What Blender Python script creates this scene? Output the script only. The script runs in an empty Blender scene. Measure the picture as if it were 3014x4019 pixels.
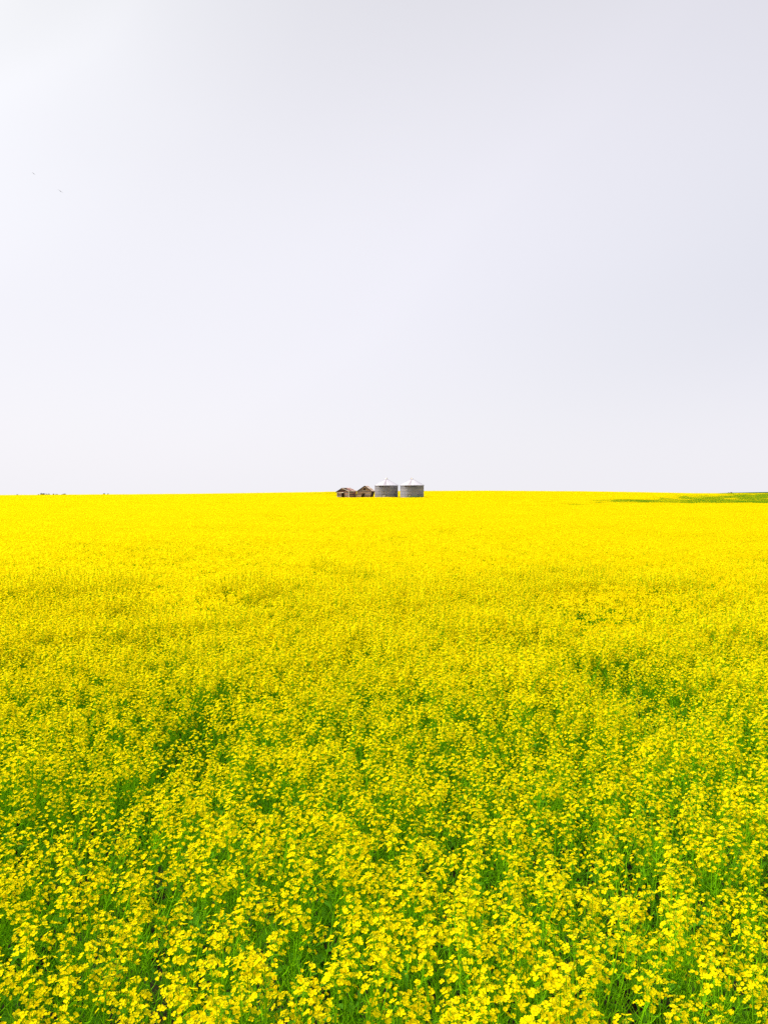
import bpy, math, random
import numpy as np
from mathutils import Vector, Matrix, Euler

R = math.radians
PI = math.pi
rnd = random.Random(7)
scene = bpy.context.scene

# ------------------------------------------------------------------ camera, world, sun, exposure
EYE = 2.55                      # eye height above the ground at the photographer
CANOPY = 1.10                   # height of the crop
F = 3019.0                      # focal length in photo pixels
HY = 1943.0                     # eye level row in the photo
cam_d = bpy.data.cameras.new('camera')
cam = bpy.data.objects.new('camera', cam_d)
scene.collection.objects.link(cam)
scene.camera = cam
cam_d.sensor_fit = 'VERTICAL'
cam_d.sensor_height = 24.0
cam_d.lens = 24.0 / 2 * F / 2009.5
cam_d.clip_start = 0.05
cam_d.clip_end = 20000
PITCH = math.atan((2009.5 - HY) / F)
cam.location = (0, 0, EYE)
cam.rotation_euler = (PI / 2 - PITCH, 0, 0)

SUN_AZ, SUN_EL = R(-80), R(52)  # azimuth measured from straight ahead (+y), negative = left
sd = Vector((math.sin(SUN_AZ) * math.cos(SUN_EL), math.cos(SUN_AZ) * math.cos(SUN_EL), math.sin(SUN_EL)))
sun_l = bpy.data.lights.new('sun', 'SUN')
sun_l.energy = 3.7
sun_l.angle = R(14)
sun_l.color = (1.0, 0.96, 0.90)
sun = bpy.data.objects.new('sun', sun_l)
scene.collection.objects.link(sun)
sun.rotation_euler = (-sd).to_track_quat('-Z', 'Y').to_euler()

world = bpy.data.worlds.new('World')
scene.world = world
world.use_nodes = True
wn, wl = world.node_tree.nodes, world.node_tree.links
wn.clear()
wout = wn.new('ShaderNodeOutputWorld')
bg = wn.new('ShaderNodeBackground')
bg.inputs['Strength'].default_value = 0.1
sky = wn.new('ShaderNodeTexSky')
sky.sky_type = 'NISHITA'
sky.sun_disc = False
sky.sun_elevation = SUN_EL
sky.sun_rotation = SUN_AZ
sky.dust_density = 4.0
tc = wn.new('ShaderNodeTexCoord')
dot = wn.new('ShaderNodeVectorMath'); dot.operation = 'DOT_PRODUCT'
dot.inputs[1].default_value = sd
wl.new(tc.outputs['Generated'], dot.inputs[0])
# smoke haze: brighter towards the veiled sun, paler and whiter near the horizon
ramp = wn.new('ShaderNodeValToRGB')
cr = ramp.color_ramp
cr.interpolation = 'CARDINAL'
SKYG = 0.2                       # ramp colours are stored at half value
def skyc(g, r_, b_): return (g * r_ * SKYG, g * SKYG, g * b_ * SKYG, 1)
STOPS = [(-1.0, .66, 1.02, 1.15), (-.2, .73, 1.01, 1.14), (.045, .775, 1.0, 1.095), (.28, .86, 1.012, 1.085), (.37, .875, 1.012, 1.075), (.55, .895, 1.008, 1.06), (.66, .99, 1.0, 1.04), (.74, 1.13, 1.0, 1.015), (.86, 2.0, 1.01, 1.0), (1.0, 4.2, 1.02, .97)]
for i_, (p, g_, r_, b_) in enumerate(STOPS):
    q = (p + 1) / 2
    if i_ == 0: e = cr.elements[0]; e.position = q
    elif i_ == len(STOPS) - 1: e = cr.elements[len(cr.elements) - 1]; e.position = q
    else: e = cr.elements.new(q)
    e.color = skyc(g_, r_, b_)
mr = wn.new('ShaderNodeMapRange'); mr.inputs[1].default_value = -1.0; mr.inputs[2].default_value = 1.0
wl.new(dot.outputs['Value'], mr.inputs[0])
nz = wn.new('ShaderNodeTexNoise'); nz.inputs['Scale'].default_value = 1.6; nz.inputs['Detail'].default_value = 2.0
mp = wn.new('ShaderNodeMapping'); mp.inputs['Scale'].default_value = (1, 1, 2.5)
wl.new(tc.outputs['Generated'], mp.inputs[0]); wl.new(mp.outputs[0], nz.inputs['Vector'])
nm = wn.new('ShaderNodeMath'); nm.operation = 'MULTIPLY_ADD'; nm.inputs[1].default_value = 0.06; nm.inputs[2].default_value = -0.03
wl.new(nz.outputs['Fac'], nm.inputs[0])
ad = wn.new('ShaderNodeMath'); ad.operation = 'ADD'
wl.new(mr.outputs[0], ad.inputs[0]); wl.new(nm.outputs[0], ad.inputs[1])
wl.new(ad.outputs[0], ramp.inputs['Fac'])
# horizon whitening
sx = wn.new('ShaderNodeSeparateXYZ'); wl.new(tc.outputs['Generated'], sx.inputs[0])
hz = wn.new('ShaderNodeMapRange'); hz.interpolation_type = 'SMOOTHSTEP'
hz.inputs[1].default_value = 0.0; hz.inputs[2].default_value = 0.28; hz.inputs[3].default_value = 1.0; hz.inputs[4].default_value = 0.0
wl.new(sx.outputs['Z'], hz.inputs[0])
hm = wn.new('ShaderNodeMath'); hm.operation = 'MULTIPLY'; hm.inputs[1].default_value = 0.75
wl.new(hz.outputs[0], hm.inputs[0])
mh = wn.new('ShaderNodeMix'); mh.data_type = 'RGBA'
wl.new(hm.outputs[0], mh.inputs['Factor'])
wl.new(ramp.outputs['Color'], mh.inputs['A']); mh.inputs['B'].default_value = (0.94 * SKYG, 0.925 * SKYG, 0.965 * SKYG, 1)
gain = wn.new('ShaderNodeVectorMath'); gain.operation = 'SCALE'; gain.inputs['Scale'].default_value = 5.50 / SKYG
wl.new(mh.outputs['Result'], gain.inputs[0])
el = wn.new('ShaderNodeMapRange'); el.interpolation_type = 'SMOOTHSTEP'      # thinner haze overhead
el.inputs[1].default_value = 0.25; el.inputs[2].default_value = 0.85; el.inputs[3].default_value = 1.0; el.inputs[4].default_value = 0.70
wl.new(sx.outputs['Z'], el.inputs[0])
gain2 = wn.new('ShaderNodeVectorMath'); gain2.operation = 'SCALE'
wl.new(gain.outputs[0], gain2.inputs[0]); wl.new(el.outputs[0], gain2.inputs['Scale'])
mx = wn.new('ShaderNodeMix'); mx.data_type = 'RGBA'; mx.inputs['Factor'].default_value = 0.94
wl.new(sky.outputs[0], mx.inputs['A']); wl.new(gain2.outputs[0], mx.inputs['B'])
wl.new(mx.outputs['Result'], bg.inputs['Color']); wl.new(bg.outputs[0], wout.inputs[0])

scene.view_settings.view_transform = 'Standard'
scene.view_settings.look = 'None'
scene.view_settings.exposure = 0.9
scene.view_settings.gamma = 1.0
scene.view_settings.use_curve_mapping = False
scene.render.engine = 'CYCLES'
scene.cycles.max_bounces = 8
scene.cycles.diffuse_bounces = 5
scene.cycles.transmission_bounces = 4
scene.cycles.use_denoising = False

# ------------------------------------------------------------------ helpers
COL = scene.collection

def tag(o, label=None, cat=None, group=None, kind=None):
    if label: o['label'] = label
    if cat: o['category'] = cat
    if group: o['group'] = group
    if kind: o['kind'] = kind
    return o

def empty(name, loc=(0, 0, 0), rz=0.0):
    o = bpy.data.objects.new(name, None)
    o.empty_display_size = 0.2
    COL.objects.link(o)
    o.location = loc
    o.rotation_euler = (0, 0, rz)
    return o

def link(name, mesh, parent=None, loc=(0, 0, 0), rot=(0, 0, 0), scl=None):
    o = bpy.data.objects.new(name, mesh)
    COL.objects.link(o)
    if parent: o.parent = parent
    o.location = loc
    o.rotation_euler = rot
    if scl is not None: o.scale = (scl, scl, scl) if isinstance(scl, (int, float)) else scl
    return o

class MB:
    """collects polygons for one mesh"""
    def __init__(s):
        s.v, s.f, s.m = [], [], []
    def poly(s, pts, faces, m=0):
        b = len(s.v)
        s.v.extend([tuple(p) for p in pts])
        for f in faces:
            s.f.append(tuple(b + i for i in f)); s.m.append(m)
    def box(s, c, h, m=0, rot=None):
        pts = [Vector((x * h[0], y * h[1], z * h[2])) for z in (-1, 1) for y in (-1, 1) for x in (-1, 1)]
        if rot: pts = [rot @ p for p in pts]
        pts = [p + Vector(c) for p in pts]
        s.poly(pts, HEX, m)
    def bar(s, a, b, w, t, m=0, up=(0, 0, 1)):
        a, b = Vector(a), Vector(b)
        d = (b - a).normalized()
        u = Vector(up) - d * d.dot(Vector(up))
        if u.length < 1e-4: u = Vector((0, 1, 0)) - d * d.y
        u.normalize(); r = d.cross(u)
        pts = [p + r * (x * w / 2) + u * (z * t / 2) for z in (-1, 1) for p in (a, b) for x in (-1, 1)]
        s.poly(pts, HEX, m)
    def tube(s, pts, r0, r1, n=3, m=0, cap=False):
        pts = [Vector(p) for p in pts]
        k = len(pts); b = len(s.v)
        for i, p in enumerate(pts):
            d = (pts[min(i + 1, k - 1)] - pts[max(i - 1, 0)])
            d = d.normalized() if d.length > 1e-9 else Vector((0, 0, 1))
            u = Vector((1, 0, 0)) if abs(d.x) < 0.8 else Vector((0, 1, 0))
            u = (u - d * d.dot(u)).normalized(); w = d.cross(u)
            r = r0 + (r1 - r0) * i / (k - 1)
            for j in range(n):
                a = 2 * PI * j / n
                s.v.append(tuple(p + u * (math.cos(a) * r) + w * (math.sin(a) * r)))
        for i in range(k - 1):
            for j in range(n):
                j2 = (j + 1) % n
                s.f.append((b + i * n + j, b + i * n + j2, b + (i + 1) * n + j2, b + (i + 1) * n + j)); s.m.append(m)
        if cap:
            s.f.append(tuple(b + j for j in range(n))[::-1]); s.m.append(m)
            s.f.append(tuple(b + (k - 1) * n + j for j in range(n))); s.m.append(m)
    def add(s, o, M, mmap=None):
        b = len(s.v)
        A = np.array(M)[:3, :3]; t = np.array(M)[:3, 3]
        vv = np.array(o.v) @ A.T + t
        s.v.extend(map(tuple, vv.tolist()))
        s.f.extend(tuple(b + i for i in f) for f in o.f)
        s.m.extend(o.m)
    def mesh(s, name, mats, smooth=False):
        me = bpy.data.meshes.new(name)
        me.from_pydata(s.v, [], s.f)
        for m in mats: me.materials.append(m)
        if len(mats) > 1: me.polygons.foreach_set('material_index', s.m)
        if smooth: me.polygons.foreach_set('use_smooth', [True] * len(s.f))
        me.update()
        return me
HEX = [(0, 2, 3, 1), (4, 5, 7, 6), (0, 1, 5, 4), (2, 6, 7, 3), (0, 4, 6, 2), (1, 3, 7, 5)]

# ------------------------------------------------------------------ materials
def new_mat(name):
    m = bpy.data.materials.new(name)
    m.use_nodes = True
    nt = m.node_tree
    nt.nodes.clear()
    out = nt.nodes.new('ShaderNodeOutputMaterial')
    return m, nt, nt.nodes, nt.links, out

def foliage(name, c0, c1, trans=0.3, tcol=None, gloss=0.0):
    """thin leaf or petal: diffuse plus light passing through, colour varies from plant to plant"""
    m, nt, n, l, out = new_mat(name)
    oi = n.new('ShaderNodeObjectInfo')
    mix = n.new('ShaderNodeMix'); mix.data_type = 'RGBA'
    mix.inputs['A'].default_value = (*c0, 1); mix.inputs['B'].default_value = (*c1, 1)
    nz = n.new('ShaderNodeTexNoise'); nz.inputs['Scale'].default_value = 23.0; nz.inputs['Detail'].default_value = 1.0
    geo = n.new('ShaderNodeTexCoord')
    l.new(geo.outputs['Object'], nz.inputs['Vector'])
    a = n.new('ShaderNodeMath'); a.operation = 'ADD'
    l.new(oi.outputs['Random'], a.inputs[0]); l.new(nz.outputs['Fac'], a.inputs[1])
    h = n.new('ShaderNodeMath'); h.operation = 'MULTIPLY'; h.inputs[1].default_value = 0.5
    l.new(a.outputs[0], h.inputs[0]); l.new(h.outputs[0], mix.inputs['Factor'])
    d = n.new('ShaderNodeBsdfDiffuse'); l.new(mix.outputs['Result'], d.inputs['Color'])
    t = n.new('ShaderNodeBsdfTranslucent')
    if tcol: t.inputs['Color'].default_value = (*tcol, 1)
    else: l.new(mix.outputs['Result'], t.inputs['Color'])
    ms = n.new('ShaderNodeMixShader'); ms.inputs[0].default_value = trans
    l.new(d.outputs[0], ms.inputs[1]); l.new(t.outputs[0], ms.inputs[2])
    last = ms
    if gloss:
        g = n.new('ShaderNodeBsdfGlossy'); g.inputs['Roughness'].default_value = 0.45
        m2 = n.new('ShaderNodeMixShader'); m2.inputs[0].default_value = gloss
        l.new(ms.outputs[0], m2.inputs[1]); l.new(g.outputs[0], m2.inputs[2]); last = m2
    l.new(last.outputs[0], out.inputs[0])
    return m

M_petal = foliage('petal_yellow', (0.88, 0.685, 0.001), (0.93, 0.775, 0.004), 0.56)
M_stem = foliage('stem_green', (0.15, 0.42, 0.003), (0.25, 0.52, 0.005), 0.3)
M_leaf = foliage('leaf_green', (0.06, 0.21, 0.008), (0.10, 0.27, 0.012), 0.25)
M_bud = foliage('bud_green', (0.40, 0.45, 0.008), (0.62, 0.55, 0.01), 0.15)
M_weed = foliage('weed_green', (0.05, 0.17, 0.01), (0.10, 0.26, 0.02), 0.25)
M_tree = foliage('tree_leaf', (0.03, 0.065, 0.012), (0.05, 0.10, 0.02), 0.1)
M_bush = foliage('bush_leaf', (0.13, 0.22, 0.02), (0.2, 0.3, 0.03), 0.15)
M_drybush = foliage('dry_bush_leaf', (0.10, 0.08, 0.045), (0.15, 0.13, 0.06), 0.1)

def surf(name, stops, scale=(1, 1, 1), nscale=4.0, detail=6.0, rough=0.85, metal=0.0, spec=0.3, bump=0.2, per_obj=0.0, extra=None, bdist=0.01):
    """noise-mapped colour ramp on object coordinates with a per-object shift"""
    m, nt, n, l, out = new_mat(name)
    p = n.new('ShaderNodeBsdfPrincipled')
    tcn = n.new('ShaderNodeTexCoord'); mpn = n.new('ShaderNodeMapping'); mpn.inputs['Scale'].default_value = scale
    oi = n.new('ShaderNodeObjectInfo')
    l.new(tcn.outputs['Object'], mpn.inputs[0])
    nz = n.new('ShaderNodeTexNoise'); nz.noise_dimensions = '4D'
    nz.inputs['Scale'].default_value = nscale; nz.inputs['Detail'].default_value = detail
    l.new(mpn.outputs[0], nz.inputs['Vector'])
    w = n.new('ShaderNodeMath'); w.operation = 'MULTIPLY'; w.inputs[1].default_value = 37.0
    l.new(oi.outputs['Random'], w.inputs[0]); l.new(w.outputs[0], nz.inputs['W'])
    s1 = n.new('ShaderNodeMath'); s1.operation = 'SUBTRACT'; s1.inputs[1].default_value = 0.5
    l.new(oi.outputs['Random'], s1.inputs[0])
    s2 = n.new('ShaderNodeMath'); s2.operation = 'MULTIPLY_ADD'; s2.inputs[1].default_value = per_obj
    l.new(s1.outputs[0], s2.inputs[0]); l.new(nz.outputs['Fac'], s2.inputs[2])
    rp = n.new('ShaderNodeValToRGB'); r = rp.color_ramp
    r.elements[0].position = stops[0][0]; r.elements[0].color = (*stops[0][1], 1)
    r.elements[1].position = stops[-1][0]; r.elements[1].color = (*stops[-1][1], 1)
    for q, c in stops[1:-1]:
        e = r.elements.new(q); e.color = (*c, 1)
    l.new(s2.outputs[0], rp.inputs[0]); l.new(rp.outputs[0], p.inputs['Base Color'])
    p.inputs['Roughness'].default_value = rough; p.inputs['Metallic'].default_value = metal
    p.inputs['Specular IOR Level'].default_value = spec
    if bump:
        b = n.new('ShaderNodeBump'); b.inputs['Strength'].default_value = bump; b.inputs['Distance'].default_value = bdist
        src = nz.outputs['Fac']
        if extra == 'corrugated':
            wv = n.new('ShaderNodeTexWave'); wv.bands_direction = 'Z'; wv.inputs['Scale'].default_value = 2.4
            wv.inputs['Distortion'].default_value = 0.0
            l.new(tcn.outputs['Object'], wv.inputs['Vector'])
            src = wv.outputs['Fac']
        l.new(src, b.inputs['Height']); l.new(b.outputs[0], p.inputs['Normal'])
    l.new(p.outputs[0], out.inputs[0])
    return m

M_soil = surf('soil', [(0.3, (0.022, 0.018, 0.010)), (0.55, (0.035, 0.035, 0.012)), (0.75, (0.05, 0.07, 0.016))], nscale=3.0, spec=0.1)
M_hillgreen = foliage('far_crop_green', (0.026, 0.055, 0.005), (0.04, 0.075, 0.007), 0.0)
M_galv = surf('galvanised_wall', [(0.25, (0.19, 0.18, 0.20)), (0.5, (0.245, 0.23, 0.255)), (0.75, (0.30, 0.28, 0.31))],
              scale=(1, 1, 0.25), nscale=2.2, rough=0.6, metal=0.35, spec=0.4, bump=0.35, per_obj=0.35, extra='corrugated', bdist=0.012)
M_galvroof = surf('galvanised_roof', [(0.3, (0.41, 0.395, 0.44)), (0.7, (0.48, 0.465, 0.51))], nscale=1.5, rough=0.6, metal=0.0, spec=0.5, bump=0.05, per_obj=0.15)
M_white = surf('white_paint', [(0.3, (0.66, 0.64, 0.62)), (0.7, (0.78, 0.77, 0.75))], nscale=6, rough=0.6)
M_capyellow = surf('yellow_band', [(0.3, (0.55, 0.33, 0.02)), (0.7, (0.70, 0.48, 0.04))], nscale=6, rough=0.7)
M_rust = surf('rusty_steel', [(0.3, (0.16, 0.05, 0.035)), (0.7, (0.30, 0.11, 0.08))], nscale=8, rough=0.8)
M_letter = surf('faded_letter_paint', [(0.35, (0.020, 0.010, 0.018)), (0.6, (0.05, 0.028, 0.035)), (0.8, (0.16, 0.09, 0.02))], nscale=3, rough=0.8, per_obj=0.2)
M_letter2 = surf('yellowed_letter_paint', [(0.35, (0.06, 0.03, 0.02)), (0.6, (0.16, 0.09, 0.03)), (0.8, (0.30, 0.2, 0.04))], nscale=3, rough=0.8, per_obj=0.2)
M_wood_brown = surf('weathered_brown_boards', [(0.28, (0.10, 0.034, 0.022)), (0.45, (0.28, 0.115, 0.08)), (0.6, (0.42, 0.20, 0.14)), (0.75, (0.62, 0.38, 0.28))],
                    scale=(0.5, 0.5, 9), nscale=2.5, per_obj=0.5, bump=0.5)
M_wood_tan = surf('weathered_tan_boards', [(0.28, (0.22, 0.12, 0.075)), (0.5, (0.46, 0.29, 0.19)), (0.75, (0.62, 0.43, 0.30))],
                  scale=(0.5, 0.5, 9), nscale=2.5, per_obj=0.3, bump=0.5)
M_wood_grey = surf('weathered_grey_boards', [(0.28, (0.12, 0.08, 0.065)), (0.5, (0.27, 0.19, 0.16)), (0.75, (0.44, 0.33, 0.28))],
                   scale=(0.5, 0.5, 9), nscale=2.5, per_obj=0.3, bump=0.5)
M_wood_pale = surf('pale_bleached_boards', [(0.3, (0.52, 0.40, 0.31)), (0.7, (0.74, 0.62, 0.51))], scale=(1, 1, 4), nscale=3, per_obj=0.2, bump=0.3)
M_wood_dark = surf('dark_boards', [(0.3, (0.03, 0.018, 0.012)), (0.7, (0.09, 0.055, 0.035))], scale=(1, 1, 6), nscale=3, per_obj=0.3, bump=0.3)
M_shingle = surf('red_brown_shingle', [(0.3, (0.20, 0.075, 0.06)), (0.55, (0.32, 0.15, 0.12)), (0.8, (0.5, 0.36, 0.3))], nscale=3.5, per_obj=0.4, bump=0.4)
M_bird = surf('bird_feather', [(0.3, (0.02, 0.02, 0.025)), (0.7, (0.05, 0.05, 0.055))], nscale=9, bump=0)
M_bark = surf('bark', [(0.3, (0.05, 0.035, 0.025)), (0.7, (0.11, 0.08, 0.06))], nscale=6)

# ------------------------------------------------------------------ terrain
HORX = [-800, 0, 300, 550, 800, 1100, 1320, 1650, 1900, 2250, 2400, 2550, 2700, 3014, 3800]
HORYY = [1943.5, 1943.5, 1941.5, 1940, 1938, 1934, 1930.7, 1928, 1927, 1929, 1931, 1933.5, 1936.2, 1936.5, 1937]
CREST = 600.0
def terrain(x, y):
    x = np.asarray(x, float); y = np.asarray(y, float)
    yy = np.maximum(y, 30.0)
    px = 1507 + F * x / yy
    crest = (HY - np.interp(px, HORX, HORYY)) * CREST / F + (EYE - CANOPY)
    t = np.clip(y / CREST, 0, 1)
    s = (t * t * (3 - 2 * t)) ** 1.2
    down = np.clip((y - CREST - 60) / 500, 0, 1)
    down = down * down * (3 - 2 * down)
    return crest * s * (1 - down)
def tz(x, y): return float(terrain(x, y))
def at(px, py, d): return (px - 1507) / F * d, d, EYE - (py - HY) / F * d

ys = np.concatenate([np.linspace(-60, 0, 7), np.linspace(10, 200, 20), np.linspace(220, 700, 25), np.linspace(740, 1300, 15), np.array([1600, 2200, 3500, 6000, 12000])])
us = np.linspace(-1, 1, 61)
vs, fs = [], []
for y in ys:
    half = 60 + max(y, 0) * 1.3
    xs = us * half
    zz = terrain(xs, np.full_like(xs, y))
    vs += [(a, y, b) for a, b in zip(xs.tolist(), zz.tolist())]
nx = len(us)
for i in range(len(ys) - 1):
    for j in range(nx - 1):
        a = i * nx + j
        fs.append((a, a + 1, a + nx + 1, a + nx))
me = bpy.data.meshes.new('ground'); me.from_pydata(vs, [], fs); me.materials.append(M_soil)
me.polygons.foreach_set('use_smooth', [True] * len(fs))
g = link('ground', me); tag(g, 'dark soil under the crop', kind='structure')

# far dark green rise behind the field on the right
mb = MB()
hx = [2640, 2700, 2780, 2840, 2870, 2920, 3014, 3200, 3600, 4300]
hy = [1939, 1935.6, 1935.4, 1935.2, 1933.6, 1932.8, 1931.0, 1928, 1927, 1934]
D = 1500.0
rows = [(1300, -3.0), (1380, -1.0), (1500, 0.0), (1750, -1.0)]
pts = []
for (yy, dz) in rows:
    for a, b in zip(hx, hy):
        x, _, z = at(a, b, D)
        edge = 0 if a > 2700 else -2
        pts.append((x, yy, max(z + dz + edge, -1.0) if dz == 0 else min(z + dz * 2, z) - 1.0))
k = len(hx)
mb.poly(pts, [(i * k + j, i * k + j + 1, (i + 1) * k + j + 1, (i + 1) * k + j) for i in range(3) for j in range(k - 1)])
tag(link('hill', mb.mesh('hill', [M_hillgreen], True)), 'dark green crop rise on the right horizon', kind='structure')

# ------------------------------------------------------------------ smooth noise for the crop
class VNoise:
    def __init__(s, seed, n=256):
        s.g = np.random.RandomState(seed).rand(n, n); s.n = n
    def __call__(s, x, y):
        x = np.asarray(x, float); y = np.asarray(y, float)
        xi = np.floor(x).astype(int); yi = np.floor(y).astype(int)
        fx = x - xi; fy = y - yi
        fx = fx * fx * (3 - 2 * fx); fy = fy * fy * (3 - 2 * fy)
        n = s.n; g = s.g
        a = g[xi % n, yi % n]; b = g[(xi + 1) % n, yi % n]; c = g[xi % n, (yi + 1) % n]; d = g[(xi + 1) % n, (yi + 1) % n]
        return (a * (1 - fx) + b * fx) * (1 - fy) + (c * (1 - fx) + d * fx) * fy
N1, N2, N3, N4 = VNoise(1), VNoise(2), VNoise(3), VNoise(4)

# ------------------------------------------------------------------ canola: flowers, clusters, plants
def frame(nrm, spin):
    nrm = nrm.normalized()
    q = nrm.to_track_quat('Z', 'Y')
    return (q.to_matrix() @ Matrix.Rotation(spin, 3, 'Z')).to_4x4()

def flower_mb(r, size=1.0, opened=1.0):
    mb = MB()
    for i in range(4):
        a = i * PI / 2 + r.uniform(-0.14, 0.14)
        L = 0.0112 * size * r.uniform(0.9, 1.1); w = 0.0050 * size * r.uniform(0.9, 1.1)
        el = r.uniform(0.12, 0.5) if opened > 0.6 else r.uniform(0.9, 1.25)
        ca, sa = math.cos(a), math.sin(a); ce, se = math.cos(el), math.sin(el)
        def P(u, v, h): 
            uu = u * ce - h * se; zz = u * se + h * ce
            return (ca * uu - sa * v, sa * uu + ca * v, zz)
        tw = r.uniform(-.0012, .0012)
        pts = [P(0.0008, 0, 0), P(L * .45, w * .8, .0006), P(L * .88, w, tw), P(L * 1.04, 0, -.0012), P(L * .88, -w, -tw), P(L * .45, -w * .8, .0006)]
        mb.poly(pts, [(0, 1, 2, 3), (0, 3, 4, 5)], 0)
    return mb

def cluster_mb(seed):
    """one raceme head: open flowers spiralling round the tip, unopened buds on top, a bare axis below"""
    r = random.Random(seed)
    mb = MB()
    H = r.uniform(0.045, 0.095)
    mb.tube([(0, 0, -0.01), (r.uniform(-.002, .002), 0, H * .5), (0, r.uniform(-.002, .002), H)], .0013, .0009, 3, 1)
    n = r.randint(7, 11)
    for i in range(n):
        t = (i + .5) / n
        z = H * (0.05 + 0.85 * t) + r.uniform(-.004, .004)
        a = i * 2.4 + r.uniform(-.3, .3)
        L = (0.030 - 0.009 * t) * r.uniform(.85, 1.15)
        up = 0.35 + 0.5 * t + r.uniform(-.15, .15)
        d = Vector((math.cos(a) * math.cos(up), math.sin(a) * math.cos(up), math.sin(up)))
        p0 = Vector((0, 0, z)); p1 = p0 + d * L
        mb.tube([p0, p1], .0007, .0006, 3, 1)
        nrm = d + Vector((r.uniform(-.4, .4), r.uniform(-.4, .4), .95))
        M = Matrix.Translation(p1) @ frame(nrm, r.uniform(0, 6))
        mb.add(flower_mb(r, r.uniform(.72, .96), 1.0 if r.random() < .8 else 0.3), M)
    for i in range(7):
        a = i * 2.4; rr = .0022 * math.sqrt(i)
        c = Vector((math.cos(a) * rr * 1.5, math.sin(a) * rr * 1.5, H + .006 - rr * .8))
        d = Vector((c.x * 60, c.y * 60, 1)).normalized() * .0042
        e = Vector((.0018, 0, 0)); f = Vector((0, .0018, 0))
        mb.poly([c - d, c + e, c + f, c - e, c - f, c + d], [(0, 2, 1), (0, 3, 2), (0, 4, 3), (0, 1, 4), (5, 1, 2), (5, 2, 3), (5, 3, 4), (5, 4, 1)], 2)
    return mb

NCL = 10
CL_MB = [cluster_mb(100 + i) for i in range(NCL)]
CL_MESH = [c.mesh('flower_cluster', [M_petal, M_stem, M_bud]) for c in CL_MB]

def leaf_mb(seed, L, w):
    r = random.Random(seed)
    mb = MB()
    n = 4; pts = []
    prof = [0.15, 0.7, 1.0, 0.7, 0.05]
    for i in range(n + 1):
        t = i / n
        x = L * t; z = L * (0.35 * t - 0.65 * t * t); ww = w * prof[i] * r.uniform(.85, 1.1)
        pts += [(x, -ww, z + ww * .35), (x, 0, z), (x, ww, z + ww * .35)]
    fc = []
    for i in range(n):
        b = i * 3
        fc += [(b, b + 1, b + 4, b + 3), (b + 1, b + 2, b + 5, b + 4)]
    mb.poly(pts, fc, 0)
    return mb
LEAF_MB = [leaf_mb(i, [.11, .09, .15, .06][i], [.022, .016, .03, .010][i]) for i in range(4)]
LEAF_MESH = [l.mesh('leaf', [M_leaf]) for l in LEAF_MB]

def plant_parts(seed, n_br=5, flowering=1.0, h=1.0, pods=1.0, csc=1.0):
    r = random.Random(seed)
    st = MB(); clusters = []; leaves = []
    lean = Vector((r.uniform(-.07, .07), r.uniform(-.07, .07), 0))
    H = h * r.uniform(.94, 1.04)
    def main(t): return Vector((lean.x * t * t * H, lean.y * t * t * H, H * t))
    def raceme(base_pts, tip, dirv, bare):
        tip = tip - dirv * .045
        """pods along the last stretch below the flowers"""
        npod = int(r.randint(8, 13) * pods)
        a0 = r.uniform(0, 6)
        for i in range(npod):
            t = i / npod
            p = tip - dirv * (bare * (1 - t)) + Vector((r.uniform(-.002, .002),) * 3)
            a = a0 + i * 2.4
            el = r.uniform(.25, .75)
            o = Vector((math.cos(a), math.sin(a), 0))
            el -= .15; L1 = .014; L2 = (.055 - .03 * t) * r.uniform(.8, 1.2)
            q1 = p + (o * math.cos(el) + Vector((0, 0, math.sin(el)))) * L1
            q2 = q1 + (o * math.cos(el + .35) + Vector((0, 0, math.sin(el + .35)))) * L2 * .5
            q3 = q2 + (o * math.cos(el + .8) + Vector((0, 0, math.sin(el + .8)))) * L2 * .5
            st.tube([p, q1, q2, q3], .0010, .0012, 3, 0)
    pts = [main(t) for t in (0, .25, .5, .75, .92, 1.0)]
    st.tube(pts, .0055, .0016, 4, 0)
    raceme(pts, pts[-1], (pts[-1] - pts[-2]).normalized(), r.uniform(.14, .26))
    clusters.append((pts[-1], lean))
    a0 = r.uniform(0, 6.28)
    for i in range(n_br):
        t0 = .42 + .42 * (i + r.random() * .6) / n_br
        a = a0 + i * 2.4 + r.uniform(-.3, .3)
        p0 = main(t0)
        top = H * r.uniform(.88, 1.04) if i < n_br - 1 else H * r.uniform(.74, .92)
        hh = max(top - p0.z, .12)
        spread = hh * r.uniform(.32, .72)
        o = Vector((math.cos(a), math.sin(a), 0))
        bp = [p0, p0 + o * spread * .45 + Vector((0, 0, hh * .30)), p0 + o * spread * .82 + Vector((0, 0, hh * .68)),
              p0 + o * spread + Vector((r.uniform(-.02, .02), r.uniform(-.02, .02), hh))]
        st.tube(bp, .0028, .0013, 3, 0)
        raceme(bp, bp[-1], (bp[-1] - bp[-2]).normalized(), min(.2, hh * .5))
        clusters.append((bp[-1], (bp[-1] - bp[-2]).normalized() * .5))
        leaves.append((p0, a + r.uniform(-.4, .4), r.choice([1, 3, 3]), r.uniform(.8, 1.2)))
        if r.random() < .2:
            leaves.append((bp[1], a + r.uniform(-1, 1), 3, r.uniform(.7, 1.1)))
    for i in range(3):
        t = .15 + .12 * i
        leaves.append((main(t), r.uniform(0, 6.28), r.choice([0, 2]), r.uniform(.9, 1.3)))
    cl = []
    for p, d in clusters:
        if r.random() > flowering: continue
        tilt = Vector((d[0] + r.uniform(-.12, .12), d[1] + r.uniform(-.12, .12), 1.0)).normalized()
        q = tilt.to_track_quat('Z', 'Y')
        cl.append((p, (q.to_matrix() @ Matrix.Rotation(r.uniform(0, 6.28), 3, 'Z')).to_euler(), r.randrange(NCL), csc * r.uniform(.85, 1.2)))
    return st, cl, leaves

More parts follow.
